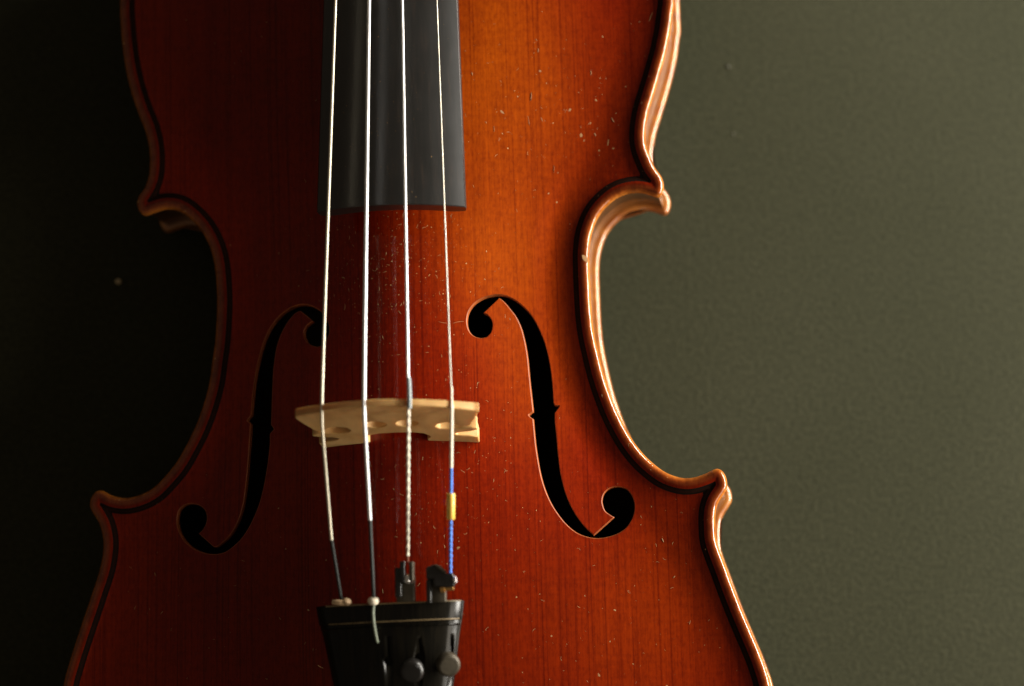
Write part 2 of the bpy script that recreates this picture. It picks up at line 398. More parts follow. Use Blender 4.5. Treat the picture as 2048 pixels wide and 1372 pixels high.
FL = [(770,277),(735,265),(712,240),(705,208),(715,180),(735,162),(750,152),(690,101),(665,110),(640,135),(615,170),(590,220),(570,280),(560,340),(553,400),(550,470),(547,540),(545,610),(543,660),(558,682),(543,697),(537,710),(537,750),(530,820),(520,890),(507,960),(487,1040),(460,1110),(430,1170),(395,1220),(355,1258),(320,1282),(280,1293),(235,1291),(190,1278),(150,1255),(115,1220),(92,1175),(84,1130),(92,1085),(115,1058),(150,1048),(190,1055),(220,1080),(229,1115),(222,1150),(205,1178),(188,1193),(262,1259),(278,1259),(305,1240),(345,1200),(375,1150),(395,1100),(410,1040),(420,970),(428,890),(435,800),(441,720),(445,655),(428,638),(447,615),(450,580),(455,520),(465,440),(478,370),(495,300),(515,240),(545,180),(580,135),(620,100),(660,80),(705,72),(745,80),(785,103),(812,135),(828,175),(828,210),(815,245),(795,270)]
KF = 400/980
def fpoly(pts, ou, ov):
    P = np.array([px_belly(ou+u*KF, ov+v*KF)[:2] for u, v in pts]); n = len(P)
    # corners stay sharp, the rest is rounded
    out = []
    def sharp(i):
        a = P[i]-P[i-1]; b = P[(i+1) % n]-P[i]
        return abs(math.atan2(a[0]*b[1]-a[1]*b[0], a@b)) > .62
    sh = [sharp(i) for i in range(n)]
    for i in range(n):
        b, c = P[i], P[(i+1) % n]; a = 2*b-c if sh[i] else P[i-1]; d = 2*c-b if sh[(i+1) % n] else P[(i+2) % n]
        k = max(2, int(np.linalg.norm(c-b)/.45))
        for t in np.arange(k)/k:
            out.append(.5*(2*b+(c-a)*t+(2*a-5*b+4*c-d)*t*t+(3*b-a-3*c+d)*t**3))
    return np.array(out)
def out_offset(P, d):
    T = np.roll(P, -1, 0)-np.roll(P, 1, 0); T /= np.linalg.norm(T, axis=1)[:, None]
    a2 = np.sum(P[:, 0]*np.roll(P[:, 1], -1)-np.roll(P[:, 0], -1)*P[:, 1])
    return P+np.c_[T[:, 1], -T[:, 0]]*d*(1 if a2 > 0 else -1), np.c_[T[:, 1], -T[:, 0]]*(1 if a2 > 0 else -1)
holes = [fpoly(FR, 900, 550), fpoly(FL, 320, 580)]
BEV = .24
holes_o = [out_offset(h, BEV) for h in holes]

# ------------------------------------------------------------------ setting: the board it lies on
table = obj('tabletop', [(x, y+Y0, z-ZB) for z in (-25, 0) for x, y in ((-800, -800), (800, -800), (800, 800), (-800, 800))],
            [(3, 2, 1, 0), (4, 5, 6, 7), (0, 1, 5, 4), (1, 2, 6, 5), (2, 3, 7, 6), (3, 0, 4, 7)], M['table'], smooth=False)
table['kind'] = 'structure'; table['label'] = 'dark green grey board the violin lies on'

violin = bpy.data.objects.new('violin', None); COL.objects.link(violin)
violin.empty_display_size = .05; violin.matrix_world = WM
violin['label'] = 'red brown varnished violin lying on its back, seen from bridge to fingerboard end'; violin['category'] = 'violin'

# ------------------------------------------------------------------ belly (top plate)
RD = [0, .06, .18, .38, .65, 1.0, 1.35, 1.7, 2.1, 2.5, 2.9, 3.3, 3.75, 4.45, 4.9, 5.5, 6.2, 7.2, 8.6]
P1, P2, P3, P4 = 3.3, 3.75, 4.45, 4.9
pts, edges, dk = [], [], []
for d in RD:
    Q = ring(d); k = len(pts); n = len(Q); pts += [tuple(q) for q in Q]; dk += [d]*n
    for i in range(n):
        j = (i+1) % n
        if np.hypot(*(Q[i]-Q[j])) < 3.5: edges.append((k+i, k+j))
for h, _ in holes_o:
    k = len(pts); n = len(h); pts += [tuple(q) for q in h]; edges += [(k+i, k+(i+1) % n) for i in range(n)]
gx, gy = np.meshgrid(np.arange(-106, 107, 1.7), np.arange(-86, 272, 1.7)); gx = gx+((np.arange(gx.shape[0]) % 2)*.85)[:, None]
G = np.c_[gx.ravel(), gy.ravel()]; G = G[inside(G, O)]; gd, _ = nearest(G, O); G = G[gd > 9.6]
for h, _ in holes_o:
    hd, _ = nearest(G, h); G = G[(hd > .8) & ~inside(G, h)]
pts += [tuple(q) for q in G]
r = delaunay_2d_cdt([Vector(p) for p in pts], edges, [], 0, 1e-5)
P = np.array([tuple(p) for p in r[0]]); TR = np.array([t for t in r[2]])
cen = P[TR].mean(1); ok = inside(cen, O)
for h, _ in holes_o: ok &= ~inside(cen, h)
TR = TR[ok]; cen = cen[ok]
D, Q = nearest(P, O); D = np.where(D < 1e-4, 0, D); cd = D[TR].mean(1)
Zs = height(P, D); NV = surf_normals(P, D, Q)
ori = np.cross(P[TR[:, 1]]-P[TR[:, 0]], P[TR[:, 2]]-P[TR[:, 0]]); TR[ori < 0] = TR[ori < 0][:, ::-1]
WORN_AND_LIT = lambda p: np.exp(-(((p[:, 0]-30)/26)**2+((p[:, 1]-168)/42)**2))+.5*np.exp(-(((p[:, 0]-30)/15)**2+((p[:, 1]-116)/20)**2))+.38*np.exp(-(((p[:, 0]-39)/14)**2+((p[:, 1]-84)/26)**2))+.22*np.exp(-(((p[:, 0]-60)/30)**2+((p[:, 1]-10)/30)**2))  # thinned varnish, and warm light painted down past the treble f-hole
def submesh(mask):
    f = TR[mask]; u, inv = np.unique(f, return_inverse=True)
    return u, inv.reshape(f.shape)
mP = (cd > P1) & (cd < P4); core = (cd > P2) & (cd < P3)
u, f = submesh(~mP)
V = np.c_[P[u], Zs[u]]; Nn = NV[u]; Ff = [tuple(t) for t in f]; E_ = list(D[u]); Wn = list(np.clip(WORN_AND_LIT(P[u]), 0, 1))
V = [tuple(p) for p in V]; Nn = [tuple(p) for p in Nn]
# under side of the overhanging edge
prof = [(0, -1.9, -1, 0), (.25, -2.9, -.8, -.6), (.9, -3.6, -.3, -.95), (2.3, -3.8, 0, -1)]
n = len(O); base = len(V)
for ins, z, a, b in prof:
    for p, ni in zip(O, NI):
        q = p+ni*ins; V.append((q[0], q[1], z)); Nn.append((ni[0]*a, ni[1]*a, b)); E_.append(.25); Wn.append(0)
for s in range(3):
    for i in range(n):
        j = (i+1) % n; q = (base+s*n+i, base+(s+1)*n+i, base+(s+1)*n+j, base+s*n+j)
        Ff.append(q if area2 < 0 else q[::-1])
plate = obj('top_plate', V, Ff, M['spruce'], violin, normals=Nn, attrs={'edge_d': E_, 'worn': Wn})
plate['label'] = 'red orange varnished spruce belly with dark grain lines and two f-shaped sound holes'
for nm, mask, mt in (('purfling_line', (cd > P1) & (cd < P2), 'purf'), ('purfling_core', core, 'purfc'), ('purfling_line', (cd > P3) & (cd < P4), 'purf')):
    u, f = submesh(mask); z = Zs[u]-.10
    obj(nm, np.c_[P[u], z], f, M[mt], plate, normals=NV[u])
# cut walls of the two sound holes, with a softened upper arris
for h, (ho, no) in zip(holes, holes_o):
    n = len(h); dh, _ = nearest(ho, O); zh = height(ho, dh)
    V, Nn, Ff = [], [], []
    lv = [(0, 0, .3, 1), (.5, -.1, .7, .75), (1, -.45, 1, .2), (1, -2.9, 1, 0)]
    for t, dz, a, b in lv:
        for i in range(n):
            p = ho[i]+(h[i]-ho[i])*t; V.append((p[0], p[1], zh[i]+dz)); Nn.append((-no[i][0]*a, -no[i][1]*a, b))
    for s in range(3):
        for i in range(n):
            j = (i+1) % n; q = (s*n+i, s*n+j, (s+1)*n+j, (s+1)*n+i); Ff.append(q)
    a2 = np.sum(h[:, 0]*np.roll(h[:, 1], -1)-np.roll(h[:, 0], -1)*h[:, 1])
    if a2 < 0: Ff = [q[::-1] for q in Ff]
    o = obj('sound_hole_edge', V, Ff, M['cut'], plate, normals=Nn)

# ------------------------------------------------------------------ back plate and ribs
yc = 92.
def warp(Q):
    Q = np.asarray(Q, float); s = np.tanh((Q[:, 1]-yc)/26.)
    return np.c_[Q[:, 0]*1.012+np.sign(Q[:, 0])*.6*np.minimum(1, np.abs(Q[:, 0])/30), Q[:, 1]+s*1.7]
R3 = ring(1.9); nr = len(R3); Rb = warp(R3)
V = []
for t in (0, .33, .66, 1):
    for a, b in zip(R3, Rb):
        p = a+(b-a)*t; V.append((p[0], p[1], -3.75+(-32.4+3.75)*t))
F = [(s*nr+i, (s+1)*nr+i, (s+1)*nr+(i+1) % nr, s*nr+(i+1) % nr) for s in range(3) for i in range(nr)]
F = [f if area2 < 0 else f[::-1] for f in F]
ribs = obj('ribs', V, F, M['ribs'], violin); autosmooth(ribs, 50)
BW = warp(O); nb = len(BW)
bp = [(2.3, -32.35), (1.5, -32.3), (.9, -32.45), (.4, -32.8), (.1, -33.4), (0, -34.2), (.12, -35.1), (.5, -35.9), (1.3, -36.4), (2.6, -36.5)]
V = []
for ins, z in bp:
    q = warp(O+NI*ins); V += [(p[0], p[1], z) for p in q]
F = [(s*nb+i, (s+1)*nb+i, (s+1)*nb+(i+1) % nb, s*nb+(i+1) % nb) for s in range(len(bp)-1) for i in range(nb)]
F = [f[::-1] if area2 < 0 else f for f in F]
F = [f[::-1] for f in F]
# arched outside and flat inside of the back
Q2 = ring(2.6); pts = [tuple(q) for q in Q2]; ed = [(i, (i+1) % len(Q2)) for i in range(len(Q2)) if np.hypot(*(Q2[i]-Q2[(i+1) % len(Q2)])) < 3]
gx, gy = np.meshgrid(np.arange(-106, 107, 4.), np.arange(-86, 272, 4.)); G = np.c_[gx.ravel(), gy.ravel()]; G = G[inside(G, O)]; gd, _ = nearest(G, O); G = G[gd > 4]
r = delaunay_2d_cdt([Vector(p) for p in pts+[tuple(q) for q in G]], ed, [], 0, 1e-5)
Pb = np.array([tuple(p) for p in r[0]]); tb = [t for t in r[2]]; cb = inside(np.array([Pb[list(t)].mean(0) for t in tb]), O)
db, _ = nearest(Pb, O); zb = -36.5-(arch(Pb[:, 0], Pb[:, 1], db+3))*.84
k = len(V); Pw = warp(Pb)
V += [(p[0], p[1], z) for p, z in zip(Pw, zb)]; F += [tuple(k+i for i in t[::-1]) for t, c in zip(tb, cb) if c]
zmin = zb.min()
back = obj('back_plate', V, F, M['back'], violin); autosmooth(back, 60)
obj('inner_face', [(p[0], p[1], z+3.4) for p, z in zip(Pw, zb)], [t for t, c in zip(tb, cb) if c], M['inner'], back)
print('back lowest', zmin, 'table at', -ZB)

# ------------------------------------------------------------------ fingerboard, neck
EZ, SL = 29.6, .115       # height of its edges at the end, and slope
pl, pr = px(633, 424, EZ), px(931, 414, EZ)
YE = (pl[1]+pr[1])/2; XE = (pl[0]+pr[0])/2; WE = (pr[0]-pl[0])/2
def fz(y): return EZ-SL*(y-YE)
ql = px(648, 0, fz(200)); qr = px(915.5, 0, fz(195))
XT = (ql[0]+qr[0])/2; WT = (qr[0]-ql[0])/2; YT = (ql[1]+qr[1])/2
tilt = (pr[1]-pl[1])/(2*WE)
print('fb', YE, XE, WE, '| at', YT, XT, WT)
def fb_section(y, first=False):
    t = (y-YE)/(YT-YE); c = XE+(XT-XE)*t; w = max(12.2, WE+(WT-WE)*t); R = 41.
    sag = R-math.sqrt(R*R-w*w); z0 = fz(y); top = []
    for a in np.linspace(-1, 1, 33):
        x = a*w*.985; z = z0+math.sqrt(R*R-x*x)-math.sqrt(R*R-w*w); top.append((x, z))
    pl_ = [(w, z0-.5), (w+.02, z0-2.5), (w-.3, z0-4.6), (w-.9, z0-5.2)]
    und = [(x, z0-5.2+max(0, (1-(x/(w*.8))**2))*(sag*.55+1.2)) for x in np.linspace(w*.8, -w*.8, 17)]
    sec = top+pl_+und+[(-x, z) for x, z in pl_[::-1]]
    return [(c+x, y+tilt*x*(1 if first else 1), z) for x, z in sec]
V, F = loft([fb_section(y) for y in (YE, YE+.25, YE+20, YE+60, YE+120, YE+200, YE+270)])
for i in range(len(fb_section(YE))):       # softened arris at the end
    x, y, z = V[i]; V[i] = (XE+(x-XE)*.994, y, z-.18)
fb = obj('fingerboard', V, F, M['ebony'], violin); autosmooth(fb, 28)
fb['label'] = 'dark grey ebony fingerboard with a curved end'
ns = []
for y, hw, dep in ((262, 16, 30), (270, 14.5, 24), (285, 13.2, 15), (320, 12.4, 13.5), (400, 11.4, 12.5), (412, 11.4, 12.5)):
    zt = fz(y)-5.3; c = XE+(XT-XE)*(y-YE)/(YT-YE)
    ns.append([(c+hw*math.cos(a), y, zt-dep*max(0, math.sin(a))) for a in np.linspace(0, math.pi, 20)])
V, F = loft(ns); autosmooth(obj('neck', V, F, M['back'], violin), 40)
yn = YE+271
cN = XE+(XT-XE)*(yn-YE)/(YT-YE)
V, F = box((cN, yn+2, fz(yn)+1.5), (12, 0, 0), (0, 2.2, 0), (0, 0, 4.2), .5); autosmooth(obj('nut', V, F, M['ebony'], violin))

# ------------------------------------------------------------------ bridge
BZ = 14.5                                   # belly height under the feet
top_z = lambda x: 48.6-((x-1)/24.5)**2*7.2-(x-1)*.03
bt_l, bt_r = px(588, 833, 41.6), px(957.5, 819, 41.0)
bf_l, bf_r = px(641, 890, BZ-.6), px(957, 877, BZ-1.0)
BX = (bf_l[0]+bf_r[0])/2; FW = (bf_r[0]-bf_l[0])/2; TW = (bt_r[0]-bt_l[0])/2; TX = (bt_l[0]+bt_r[0])/2
YF = (bf_l[1]+bf_r[1])/2; YTp = (bt_l[1]+bt_r[1])/2; btilt = ((bf_r[1]-bf_l[1])/(2*FW)+(bt_r[1]-bt_l[1])/(2*TW))/2
print('bridge foot', bf_l, bf_r, 'top', bt_l, bt_r, btilt)
half = [(0,8.6),(4,8.3),(6.8,6.9),(8.1,4.6),(8.3,3),(7.6,1.7),(7.4,0),(20.5,0),(20.6,1.1),(18.4,2.5),(15.4,3.6),(14.6,5),(15.8,6.4),(18.6,7.0),(20.4,8.2),(20.2,9.7),(18.6,10.4),(16.2,10.0),(13.6,9.6),(11.2,10.6),(10.2,12.6),(10.8,14.9),(12.8,16.2),(14.8,15.6),(16.0,13.8),(17.6,12.4),(18.2,12.2),(18.7,13.4),(19.3,17),(20.0,21.5),(20.45,25.6)]
def bx(x, z):                                # standard outline -> this bridge (wider at the top)
    t = min(1, max(0, z/26.)); return BX+(TX-BX)*t + x*((FW/20.55)*(1-t)+(TW/20.45)*t)
def b_outline():
    R_ = [(bx(x, z), BZ+z) for x, z in half]; L_ = [(bx(-x, z), BZ+z) for x, z in half]
    xs = np.linspace(R_[-1][0]-.5, L_[-1][0]+.5, 40)
    arc = [(x, top_z(x)) for x in xs]
    poly = R_[:7]+[(q[0], q[1]) for q in R_[7:]]+arc+L_[::-1][:-1]
    out = []
    for x, z in poly:
        if z < BZ+.05: z = belly_z(x, YF+2)-.08
        out.append((x, z))
    return out
heart = [(0,24.2),(1.5,21.6),(3.6,19.2),(5.0,17.2),(5.2,15.2),(4.0,13.8),(2.4,14.0),(1.3,15.4),(.7,17.2),(0,17.8)]
eyes = [[(sx*3.7+2.5*math.cos(t), 16.8+3.0*math.sin(t)) for t in np.arange(18)*math.pi/9] for sx in (-1, 1)]
kid = []
hole_l = [[(bx(x, z), BZ+z) for x, z in e_] for e_ in eyes]
lean = (YTp-YF)/(41.3-(BZ-.8))
yfr = lambda z: YF+lean*(z-BZ)
yba = lambda z: YF+lean*(z-BZ)+4.3-2.5*min(1, max(0, (z-BZ)/33.))
V, F = extrude_y(b_outline(), hole_l, yfr, yba)
V = [(x, y+btilt*(x-BX), z) for x, y, z in V]
bridge = obj('bridge', V, F, M['bridge'], violin); autosmooth(bridge, 40)
pb = M['bridge'].node_tree.nodes['Principled BSDF']; pb.inputs['Subsurface Weight'].default_value = .3; pb.inputs['Subsurface Radius'].default_value = (1, .55, .25); pb.inputs['Subsurface Scale'].default_value = .004
bvm = bridge.modifiers.new('bevel', 'BEVEL'); bvm.width = .00028; bvm.segments = 2; bvm.limit_method = 'ANGLE'; bvm.angle_limit = math.radians(40)
bridge['label'] = 'pale maple bridge with cut-out heart and curved feet'

# ------------------------------------------------------------------ tailpiece
TZ = 31.5                                   # crest height at its front edge
tl, tr = px(629, 1213, TZ-4.6), px(926, 1199, TZ-4.0)
TPX = (tl[0]+tr[0])/2; TPW = (tr[0]-tl[0])/2; TPY = (tl[1]+tr[1])/2; tslope = (tr[1]-tl[1])/(2*TPW)
tbl, tbr = px(668, 1372, TZ-7), px(905, 1372, TZ-6.5)
WB = (tbr[0]-tbl[0])/2; XB = (tbl[0]+tbr[0])/2; YB = (tbl[1]+tbr[1])/2
print('tail', TPX, TPW, TPY, 'bottom', XB, WB, YB, tslope)
def tp_sec(s, lift, grow=0., dz=0.):
    """s: mm from the front edge towards the tail"""
    t = s/(TPY-YB); w = TPW+(WB-TPW)*t**1.15 if t < 1 else max(11, WB-(s-(TPY-YB))*.155)
    w += grow; c = TPX+(XB-TPX)*min(t, 4)
    zc = TZ-.085*s+lift+dz; sec = []
    th = list(np.linspace(.62, .90, 7))+list(np.linspace(1.0, 1.72, 5)); ds = [.62*w/TPW]*7+[.32]*5
    bx_ = [0.]; bz_ = [0.]
    for a, q in zip(th, ds): bx_.append(bx_[-1]+math.cos(a)*q); bz_.append(bz_[-1]-math.sin(a)*q)
    xe = w-bx_[-1]; kk = .17*xe
    for a in np.linspace(-1, 1, 25): sec.append((a*xe, zc-kk*abs(a)**3.0))
    side = [(xe+x, zc-kk+z) for x, z in zip(bx_[1:], bz_[1:])]
    drop = kk-bz_[-1]-2.4
    und = [(x, zc-drop-2.9+(1-(x/(w*.9))**2)*drop*.4) for x in np.linspace(w*.9, -w*.9, 13)]
    sec += side+und+[(-x, z) for x, z in side[::-1]]
    return [(c+x, TPY-s+tslope*x, z) for x, z in sec]
st = [(0, -.15, -.35), (.3, 0, 0), (4.9, .25, 0), (5.3, .15, -.02), (5.5, -.35, -.1), (6.3, -.35, -.1), (6.55, -.15, -.05), (6.9, -.5, -.2), (9, -.55, -.25), (15, -.5, -.1), (30, -.5, 0), (60, -.5, 0), (95, -.7, 0), (104, -1.6, -1.5)]
V, F = loft([tp_sec(*q) for q in st])
tail = obj('tailpiece', V, F, M['ebony_t'], violin); autosmooth(tail, 24)
tail['label'] = 'black ebony tailpiece with a raised band along its front'
def tail_pt(u, v, up=0.):
    z = TZ-2
    for _ in range(5):
        p = px(u, v, z); s = TPY+tslope*(p[0]-TPX)-p[1]; t = s/(TPY-YB); w = TPW+(WB-TPW)*max(0, t)**1.15
        c = TPX+(XB-TPX)*t; z = TZ-.085*s-.5-3.6*(w/TPW)*min(1, abs((p[0]-c)/w))**3.0
    return np.array([p[0], p[1], z+up])
# drilled key holes for the string ends
cut = []
for (u, v, r_, slot) in ((698, 1325, 1.2, 1275), (759, 1319, 1.5, 1280), (823, 1322, 1.0, 1274), (884, 1310, 1.0, 1268)):
    p = tail_pt(u, v); q = tail_pt(u-2, slot); L_ = q[1]-p[1]; a0 = math.asin(.26/r_)
    kp = [(p[0]+r_*math.cos(t), p[1]+r_*math.sin(t)) for t in np.linspace(math.pi/2+a0, math.pi*2.5-a0, 22)]
    kp += [(p[0]+.26+(q[0]-p[0]), p[1]+L_), (p[0]-.26+(q[0]-p[0]), p[1]+L_)]
    cut.append(loft([[(x, y, p[2]-3.2) for x, y in kp], [(x, y, p[2]+6) for x, y in kp]]))
for cv, cfc in cut:
    c_o = obj('cutter', cv, cfc, None); autosmooth(c_o)
    md = tail.modifiers.new('cut', 'BOOLEAN'); md.object = c_o; md.operation = 'DIFFERENCE'; md.solver = 'EXACT'
    dg = bpy.context.evaluated_depsgraph_get(); me = bpy.data.meshes.new_from_object(tail.evaluated_get(dg))
    tail.modifiers.clear(); tail.data = me; bpy.data.objects.remove(c_o)
tail.data.name = 'tailpiece'
for s_, dz in ((.25, .0), (5.15, .22)):
    mk_ = tube([np.array(q)+np.array([0, 0, .03]) for q in tp_sec(s_, dz)[:31]], .16, 8)
    autosmooth(obj('worn_ridge', *mk_, M['ridge'], tail))

# ------------------------------------------------------------------ strings
def string_pts(name):
    a = dict(G=((642, 827), (671, 0)), D=((727.5, 815), (738, 0)), A=((817, 806), (804.5, 0)), E=((903.5, 813), (873.5, 0)))[name]
    z = 48.
    for _ in range(5): p = px(*a[0], z); z = top_z(p[0])+.35
    p = px(*a[0], z)
    zt = p[2]-(.098 if name in 'GD' else .103)*115
    q = px(*a[1], zt); d = (q-p)/(q[1]-p[1])
    end = p+d*(yn-p[1])
    return p, end
SG = {}
for s_, rad, mt, lab in (('G', .43, 'sg', 'thick golden silver string nearest the dark side'), ('D', .52, 'sd', 'bright white silver string, second from the dark side'),
                        ('A', .38, 'sa', 'white string with a grey sleeve where it meets the bridge'), ('E', .23, 'se', 'thinnest plain steel string with blue winding and yellow sleeve below the bridge')):
    p, e = string_pts(s_); SG[s_] = (p, e, rad, mt, lab)
def path(*ps, k=8):
    out = []
    for a, b in zip(ps[:-1], ps[1:]): out += [np.asarray(a)+(np.asarray(b)-np.asarray(a))*t for t in np.arange(k)/k]
    return out+[np.asarray(ps[-1])]
def soft(pts, it=3):
    P = np.asarray(pts, float)
    for _ in range(it): P[1:-1] = .25*P[:-2]+.5*P[1:-1]+.25*P[2:]
    return P
def mk(name, vf, mt, parent, lab=None, deg=50):
    o = obj(name, vf[0], vf[1], M[mt], parent); autosmooth(o, deg)
    if lab: o['label'] = lab
    return o
ft_z = TZ-.6                                  # where strings meet the tailpiece front
# G
p, e, rad, mt, lab = SG['G']
g1 = px(663, 1080, p[2]-(p[2]-ft_z)*.66); g2 = px(684, 1207, ft_z-.6)
g = mk('string', tube(soft(path(e, p, g1, k=24)), rad, 14), mt, violin, lab)
mk('silk_winding', tube(path(g1, g2), rad*1.06, 12), 'silk_k', g)
mk('knot', tube(soft(path(px(666, 1204, ft_z), px(680, 1205, ft_z+.5), px(693, 1205, ft_z+.2)), 2), [.7]*3+[.75]*14, 10), 'knot', g)
mk('knot', lathe(px(692, 1203, ft_z)-np.array([0, 1, 0]), (.3, 1, .2), [(0, .3), (.3, 1.0), (1, 1.35), (1.7, 1.0), (2, .3)], 16), 'knot', g)
# D
p, e, rad, mt, lab = SG['D']
d1 = px(740, 1040, p[2]-(p[2]-ft_z)*.6); d2 = px(747.5, 1196, ft_z+.6)
g = mk('string', tube(soft(path(e, p, d1, k=24)), rad, 14), mt, violin, lab)
mk('silk_winding', tube(path(d1, d2), rad*.98, 12), 'silk_k', g)
V, F = lathe(px(747, 1200, ft_z+.2)-np.array([0, 1.2, 0]), (0, 1, .35), [(0, .6), (.1, 1.2), (.7, 1.55), (1.5, 1.5), (2.0, 1.0), (2.1, .6)], 18)
mk('knot', (V, F), 'knotw', g)
c1, c2, c3, c4 = px(748, 1203, ft_z+.9), tail_pt(747.5, 1225, 1.6), tail_pt(749, 1250, 1.1), tail_pt(754, 1282, .3)
mk('tail_cord', tube(soft(path(c1, c2, c3, c4, c4-np.array([-.3, .8, 1.6])), 5), .43, 10), 'cord', g)
# A
p, e, rad, mt, lab = SG['A']
ah = px(815.5, 1126, ft_z+1.5)
g = mk('string', tube(soft(path(e, p, k=24), 1), rad, 14), mt, violin, lab)
ta = p+(e-p)*((px(813.5, 755, p[2])[1]-p[1])/(e[1]-p[1]))
mk('sleeve', tube(soft(path(ta+np.array([.15, 0, -.05]), p+np.array([.35, 1.5, .1]), p+np.array([.2, -1.5, -.1])), 3), .60, 14), 'tube_g', g, 'grey plastic sleeve on the bridge edge')
a0 = p+(ah-p)*.02
mk('twisted_winding', helix(a0, p+(ah-p)*.955, .16, .33, 4.7, 2, 8), 'silk_w', g)
mk('winding_core', tube(path(p, ah), .26, 8), 'silk_r', g)
# E
p, e, rad, mt, lab = SG['E']
eh = px(900.5, 1150, ft_z+1.8)
el = lambda v: p+(eh-p)*((v-813)/(1150-813.))
g = mk('string', tube(soft(path(e, p, k=24), 1), rad*.95, 12), mt, violin, lab)
mk('silk_winding', tube(path(p+np.array([0, 5.5, -.5]), p+np.array([0, 0, .05]), el(935)), [.32]*8+[.46]*9, 12), 'silk_w', g)
mk('silk_winding', tube(path(el(935), el(990)), .44, 12), 'silk_b', g, 'smooth blue winding')
mk('sleeve', lathe(el(986), eh-p, [(0, .5), (0, 1.0), (.25, 1.16), (6.9, 1.16), (7.15, 1.0), (7.15, .5)], 20), 'tube_y', g, 'short yellow plastic sleeve')
mk('twisted_winding', helix(el(1036), el(1146), .17, .33, 3.0, 2, 8), 'silk_b', g, 'twisted blue winding')

# ------------------------------------------------------------------ fine tuners at the tailpiece
def tuner(u, v_top, kind, hook, screw_uv):
    t = None
    X = np.array([1., 0, 0]); Yv = np.array([0, 1., 0]); Zv = np.array([0, 0, 1.])
    if kind == 'A':
        c = px(812, 1178, TZ-1.5)
        t = mk('fine_tuner', box(c, X*2.55, Yv*3.6, Zv*1.6, .4), 'dull', violin, 'dark metal fine tuner on the white twisted string')
        mk('prong', box(px(806.5, 1144, TZ+.3), X*.75, Yv*2.9, Zv*1.7, .3), 'blk', t)
        mk('prong', box(px(824, 1143, TZ+.3), X*.62, Yv*2.7, Zv*1.7, .3), 'dull', t)
        mk('lever', box(px(798, 1165, TZ-.6), X*.9, Yv*4.0, Zv*1.8, .3), 'blk', t)
        mk('pin', lathe(px(805, 1157, TZ+.4), (1, -.1, .1), [(-.6, .5), (-.5, .95), (.3, .95), (.4, .6)], 16), 'brass', t)
        mk('pin', lathe(px(817, 1158, TZ+.6), (.75, -.2, .6), [(-.5, .8), (-.2, 1.5), (.5, 1.55), (.95, 1.1), (1.1, .3)], 20), 'steel', t, 'shiny round screw head')
    else:
        c = px(874, 1180, TZ-1.6)
        t = mk('fine_tuner', box(c, X*2.55, Yv*3.4, Zv*1.3, .35), 'dull', violin, 'black fine tuner with brass pin on the blue string')
        prof = [(852, 1135), (868, 1128), (880, 1137), (893, 1147), (906, 1146), (912, 1158), (909, 1174), (893, 1175), (868, 1174), (867, 1158), (853, 1160)]
        P_ = [px(a, b, TZ+.6)[:2] for a, b in prof]; n_ = len(P_)
        V = [(q[0], q[1], TZ-1.6+(.0)) for q in P_]+[(q[0], q[1], TZ+1.3) for q in P_]
        F = [tuple(range(n_-1, -1, -1)), tuple(range(n_, 2*n_))]+[(i, (i+1) % n_, n_+(i+1) % n_, n_+i) for i in range(n_)]
        lv = mk('lever', (V, F), 'blk', t, None, 20)
        b_ = lv.modifiers.new('bevel', 'BEVEL'); b_.width = .0005; b_.segments = 3; b_.limit_method = 'ANGLE'
        mk('ridge', tube([px(869, 1130, TZ+1.2), px(878, 1136, TZ+1.5), px(892, 1146, TZ+1.2)], [.35, .75, .4], 10), 'dull', t)
        mk('pin', lathe(px(886, 1178, TZ+.2), (1, .05, .1), [(-.7, .3), (-.6, .95), (.5, 1.0), (.6, .6), (3.0, .6), (3.1, .3)], 16), 'brass', t)
        mk('pin', lathe(px(908, 1160, TZ+.3), (1, .1, .25), [(-.3, .8), (.2, 1.15), (.7, 1.05), (.9, .4)], 16), 'steel', t)
        mk('lever', box(px(859, 1183, TZ-1), X*.7, Yv*3.2, Zv*1.8, .3), 'blk', t)
    bp_ = tail_pt(*screw_uv)
    ax = np.array([.28, -.32, 1.]) if kind == 'E' else np.array([.05, -.25, 1.])
    ax = ax/np.linalg.norm(ax)
    sc = mk('screw', lathe(bp_+ax*1.2, ax, [(-3.5, 1.0), (0, 1.0), (.02, 2.6), (.5, 3.25), (3.0, 3.25), (3.5, 2.8), (3.55, 2.5)], 44, .035), 'dull' if kind == 'E' else 'blk', t, 'knurled round adjusting screw')
    mk('screw_face', lathe(bp_+ax*4.78, ax, [(0, 2.45), (.08, 2.4), (.12, 1.2), (.12, .1)], 32), 'dull' if kind == 'E' else 'blk', t)
tuner(815, 1130, 'A', None, (826, 1336))
tuner(880, 1130, 'E', None, (893, 1322))

# ------------------------------------------------------------------ rosin dust, lint and small chips in the varnish
def speck(p, n_, r, el=1., ang=0., flat=.35):
    n_ = np.asarray(n_); a = np.cross(n_, [0, 1., 0]); a /= np.linalg.norm(a); b = np.cross(n_, a)
    a, b = a*math.cos(ang)+b*math.sin(ang), -a*math.sin(ang)+b*math.cos(ang)
    k = 7; V = [p+n_*r*flat]; j = rng.uniform(.65, 1.25, k)
    for i in range(k):
        t = 2*math.pi*i/k; V.append(p+(a*math.cos(t)*r+b*math.sin(t)*r*el)*j[i]-n_*r*.02)
    return V, [(0, 1+i, 1+(i+1) % k) for i in range(k)]
def strand(p, n_, L, r, ang, curl):
    n_ = np.asarray(n_); a = np.cross(n_, [0, 1., 0]); a /= np.linalg.norm(a); b = np.cross(n_, a); out = []
    q = p.copy(); th = ang
    for i in range(7):
        out.append(q-n_*r*.25); q = q+(a*math.cos(th)+b*math.sin(th))*L/6; th += curl/6
    return tube(out, [r*.3, r*.8, r, r, r*.9, r*.7, r*.25], 5)
